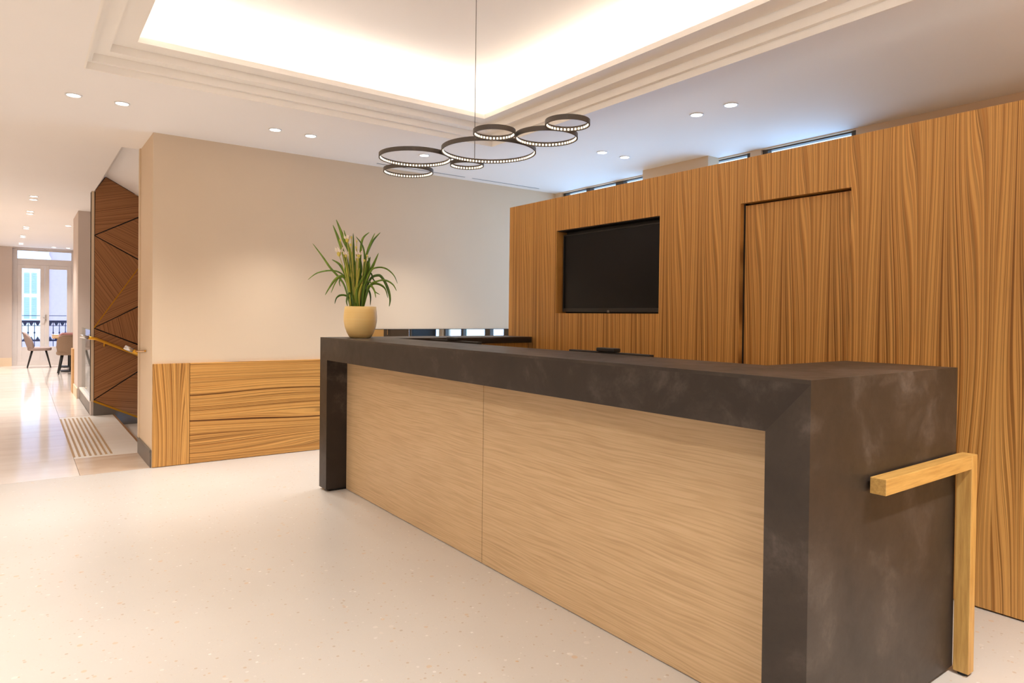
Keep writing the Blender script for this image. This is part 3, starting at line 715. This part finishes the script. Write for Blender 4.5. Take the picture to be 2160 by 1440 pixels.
for x, y in ((4.085, .45), (4.085, .15), (-.55, 3.3), (-.55, 3.0), (-.55, .6), (-.55, .3), (.7, -.2), (1.0, -.2), (2.4, -.2), (2.7, -.2), (-1.9, 4.6), (-1.9, 4.3), (-1.9, 1.8), (-1.9, 1.5), (-1.9, -1.2), (.8, -1.9), (2.6, -1.9), (4.2, -1.9)):  # lamps behind and beside the camera, added as fill for the lobby
    downlight(x, y, 'unseen fill downlight added over the open lobby floor', 'added fill downlights over the lobby', (1.15, 140) if (x < 0 and y > 2) else (.74, 140) if x < 1.5 else (2.1, 104))
ORD = ('first', 'second', 'third', 'fourth', 'fifth', 'sixth', 'seventh', 'eighth', 'ninth', 'tenth')
for k, (x, y) in enumerate(((.135, 11.0), (.135, 11.33), (.11, 12.7), (.11, 13.03), (.074, 15.1), (.074, 15.4), (.03, 16.95), (.03, 17.25), (0, 18.8), (0, 19.1))):
    downlight(x, y, 'recessed corridor downlight, %s in the row from stair wall to balcony window' % ORD[k], 'downlights along the corridor', (1.4, 90))
for x, y in ((-1.6, 8.2), (-1.6, 11.2), (-1.6, 14.5), (-1.6, 17.5)):  # added lamps outside the view that brighten the corridor floor and ceiling
    downlight(x, y, 'unseen fill downlight added along the far side of the corridor', 'added fill downlights on the far side of the corridor', (2.5, 130))
for x, y, lab in ((.68, 14.39, 'recessed downlight by the corner of the corridor pier'), (.63, 19.43, 'recessed downlight before the balcony window, over the taupe chair'), (.92, 19.46, 'recessed downlight before the balcony window, over the dining table')):
    downlight(x, y, lab, 'downlights above the dining tables')
for x, y in ((2.6, 15.8), (2.6, 18.2)):
    downlight(x, y, 'recessed downlight deeper inside the dining room', 'downlights deeper in the dining room')

# linear air slots
for x0, x1, lab in ((2.90, 3.944, 'narrow dark air slot in the ceiling over the potted plant side of the wall'), (4.045, 4.99, 'narrow dark air slot in the ceiling near the window corner')):
    t = tag(empty('air_slot', ((x0+x1)/2, 6.28, CEIL)), lab, 'air vent'); oo = ((x0+x1)/2, 6.28, CEIL)
    bx('slot', M['slat_dark'], (x0, x1, 6.27, 6.29, CEIL-.0015, CEIL+.001), t, oo)
    MB(oo).box(x0-.006, x1+.006, 6.262, 6.27, CEIL-.003, CEIL+.001).box(x0-.006, x1+.006, 6.29, 6.298, CEIL-.003, CEIL+.001).build('frame', M['white_pl'], t)

# ------------------------------------------------------------------ stair wall with angular veneer panels
PY = 10.05
sw = struct(empty('wall_stair', (.72, PY, 0)), 'stair wall clad in angular walnut veneer panels with brass lines', 'wall')
o = (.72, PY, 0)
bx('core', M['wall_far'], (.722, 2.3, PY+.0125, PY+.14, -1.0, 3.2), sw, o)
bx('backing', M['plinth'], (.752, 2.3, PY+.010, PY+.012, -1.0, 3.06), sw, o)
bx('end_trim', M['wall'], (.722, .752, PY-.012, PY+.15, .18, CEIL), sw, o)
def panel(pts, ang):
    c = Vector((sum(p[0] for p in pts)/len(pts), sum(p[1] for p in pts)/len(pts)))
    inset = []
    for p in pts:
        d = c-Vector(p); inset.append(Vector(p)+d.normalized()*.012)
    ca, sa = math.cos(-ang), math.sin(-ang); b = MB()
    b.prism([((q.x-c.x)*ca-(q.y-c.y)*sa, -.012, (q.x-c.x)*sa+(q.y-c.y)*ca) for q in inset], (0, .024, 0))
    ob = b.build('veneer_panel', M['zebra_stair'], sw, bevel=.001)
    ob.location = (c.x-.72, 0, c.y); ob.rotation_euler = (0, -ang, 0)
XA, XB = .752, 1.30
def at(p, q, x): return (x, p[1]+(q[1]-p[1])*(x-p[0])/(q[0]-p[0]))
l1 = ((.774, 2.31), (1.23, 2.565)); l2 = ((.774, 2.31), (1.233, 2.035)); l3 = ((.789, 1.141), (1.233, 1.879)); l4 = ((.789, 1.135), (1.236, 1.392)); l5 = ((.789, 1.135), (1.238, .91)); l6 = ((.793, .229), (1.24, .534)); l7 = ((.767, .182), (1.237, -.049))
V1, V2 = (XA, 2.30), (XA, 1.12)
V6 = (XA, .20)
panel([V1, at(*l1, XB), (XB, 2.83), (.869, 3.066), (XA, 2.88)], math.radians(12))
panel([V1, at(*l2, XB), at(*l1, XB)], math.radians(-28))
panel([V1, V2, at(*l3, XB-.02), at(*l2, XB)], math.radians(-58))
panel([V2, at(*l4, XB), at(*l3, XB-.02)], math.radians(25))
panel([V2, at(*l5, XB), at(*l4, XB)], math.radians(-80))
panel([V2, V6, at(*l6, XB), at(*l5, XB)], math.radians(27))
panel([V6, at(*l7, XB), at(*l6, XB)], math.radians(-10))
panel([(XB, -.08), (2.3, -.57), (2.3, 2.28), (XB, 2.83)], math.radians(20))
def brass(p, q, w=.006):
    d = (Vector(q)-Vector(p)).normalized(); n = Vector((-d.y, d.x))*w
    MB(o).prism([(p[0]-n.x, PY-.014, p[1]-n.y), (q[0]-n.x, PY-.014, q[1]-n.y), (q[0]+n.x, PY-.014, q[1]+n.y), (p[0]+n.x, PY-.014, p[1]+n.y)], (0, .012, 0)).build('brass_line', M['gold_strip'], sw)
brass(V2, at(*l3, XB-.02)); brass((XA, .185), at(*l7, 2.3), .013)
b = MB(o).prism([(XA, PY-.02, 0.0), (.985, PY-.02, 0.0), (.985, PY-.02, -.14), (1.285, PY-.02, -.14), (1.285, PY-.02, -.28), (2.2, PY-.02, -.7), (2.2, PY-.02, at(*l7, 2.2)[1]-.013), (XA, PY-.02, .172)], (0, .03, 0))
b.build('stair_skirting', M['skirt'], sw)

# low curb with glass guard beside the stairwell
gg = tag(empty('glass_guard', (.74, 11.1, 0)), 'clear glass guard on a grey curb beside the stairwell', 'glass guard')
o = (.74, 11.1, 0)
bx('curb', M['skirt'], (.722, .79, 10.2, 12.10, 0, .155), gg, o); bx('cap', M['marble_white'], (.718, 1.0, 10.2, 12.10, .155, .178), gg, o)
gp = bx('glass_pane', M['glass'], (.75, .762, 10.2, 12.10, .178, 1.08), gg, o)
MB(o).box(.7495, .7625, 10.2, 12.10, 1.08, 1.084).build('glass_edge', M['glass_edge'], gp)

# handrails
o = (.62, PY-.09, 1.0)
h1 = tag(empty('stair_handrail', o), 'brass stair handrail with a chrome end on the veneered stair wall', 'handrail')
yy = PY-.09
MB(o).tube([(.68, yy, 1.0), (.77, yy, .985), (1.24, yy, .768), (2.1, yy, .37)], .019, 12).build('tube', M['brass'], h1, smooth=True)
MB(o).tube([(.60, yy, 1.022), (.69, yy, .999)], .0205, 12).build('chrome_sleeve', M['chrome'], h1, smooth=True)
for x, z in ((.86, .93), (1.7, .545)): MB(o).tube([(x, yy, z), (x, yy, z-.04), (x, PY-.01, z-.04)], .008, 8).build('bracket', M['brass'], h1)
o = (.80, 7.26, .96)
h2 = tag(empty('stair_handrail', o), 'short brass handrail end with chrome sleeve against the beige wall end', 'handrail')
MB(o).tube([(.792, 7.26, 1.0), (.86, 7.26, .962)], .021, 12).build('chrome_sleeve', M['chrome'], h2, smooth=True)
MB(o).tube([(.85, 7.26, .966), (.90, 7.26, .94), (1.3, 7.26, .75), (2.0, 7.26, .42)], .02, 12).build('tube', M['brass'], h2, smooth=True)
MB(o).tube([(.885, 7.26, .955), (.885, 7.10, .965), (.892, 6.72, .985)], .008, 8).build('bracket', M['brass'], h2)

# ------------------------------------------------------------------ dining chairs and tables at the corridor end
def chair(x, y, rz, mat, label):
    """shell chair facing its local +X"""
    t = tag(empty('dining_chair', (x, y, 0), rz), label, 'chair')
    # wraparound back: swept rows, reclined
    b = bmesh.new(); rows = []
    for j, (z, dx, wd, wrap) in enumerate(((.40, -.17, .17, .04), (.47, -.20, .22, .10), (.58, -.235, .24, .12), (.70, -.265, .235, .10), (.79, -.285, .20, .05), (.83, -.295, .14, .02))):
        ring = []
        for s_ in (0, 1):
            for k in range(9):
                a = -1+2*k/8; yy_ = wd*a; xx = dx+wrap*abs(a)**2.2
                ring.append((xx-(.022 if s_ else -.018), yy_*(1.0 if s_ else .93), z))
        rows.append([b.verts.new(p) for p in ring[:9]]+[b.verts.new(p) for p in ring[9:][::-1]])
    for q, w in zip(rows, rows[1:]):
        n = len(q)
        for k in range(n): b.faces.new((q[k], q[(k+1) % n], w[(k+1) % n], w[k]))
    b.faces.new(rows[0][::-1]); b.faces.new(rows[-1]); bmesh.ops.recalc_face_normals(b, faces=b.faces)
    me = bpy.data.meshes.new('backrest'); b.to_mesh(me); b.free()
    for p in me.polygons: p.use_smooth = True
    new_obj('backrest', me, mat, t)
    st_ = MB(); pts = []
    for k in range(20):
        a = 2*math.pi*k/20; c_, s_ = math.cos(a), math.sin(a)
        pts.append((.02+.235*math.copysign(abs(c_)**.6, c_), .235*math.copysign(abs(s_)**.6, s_), .40))
    st_.prism(pts, (0, 0, .075)).build('seat', mat, t, bevel=.025, seg=3)
    for sx in (-1, 1):
        for sy in (-1, 1):
            MB().tube([(.13*sx+.01, .13*sy, .41), (.225*sx+.01, .20*sy, 0)], [.021, .011], 10).build('leg', M['black'], t, smooth=True)
    return t
chair(.34, 19.30, 0.0, M['taupe'], 'taupe shell dining chair seen from the side by the balcony window')
chair(.84, 17.12, math.pi/2, M['brown'], 'brown ribbed shell dining chair with its back to the corridor')
chair(.92, 18.50, -math.pi/2, M['rose'], 'dusky rose shell dining chair facing the corridor across the table')
def table(x, y, label):
    t = tag(empty('dining_table', (x, y, 0)), label, 'table'); 
    MB().box(-.36, .36, -.34, .34, .735, .765).build('table_top', M['wood_edge'], t, bevel=.006)
    MB().box(-.045, .045, -.045, .045, .02, .735).build('pedestal', M['black'], t)
    MB().box(-.21, .21, -.21, .21, 0, .02).build('base', M['black'], t, bevel=.004)
table(.96, 19.26, 'small pale square dining table next to the balcony window')
table(.92, 17.80, 'small pale square dining table behind the brown chair')
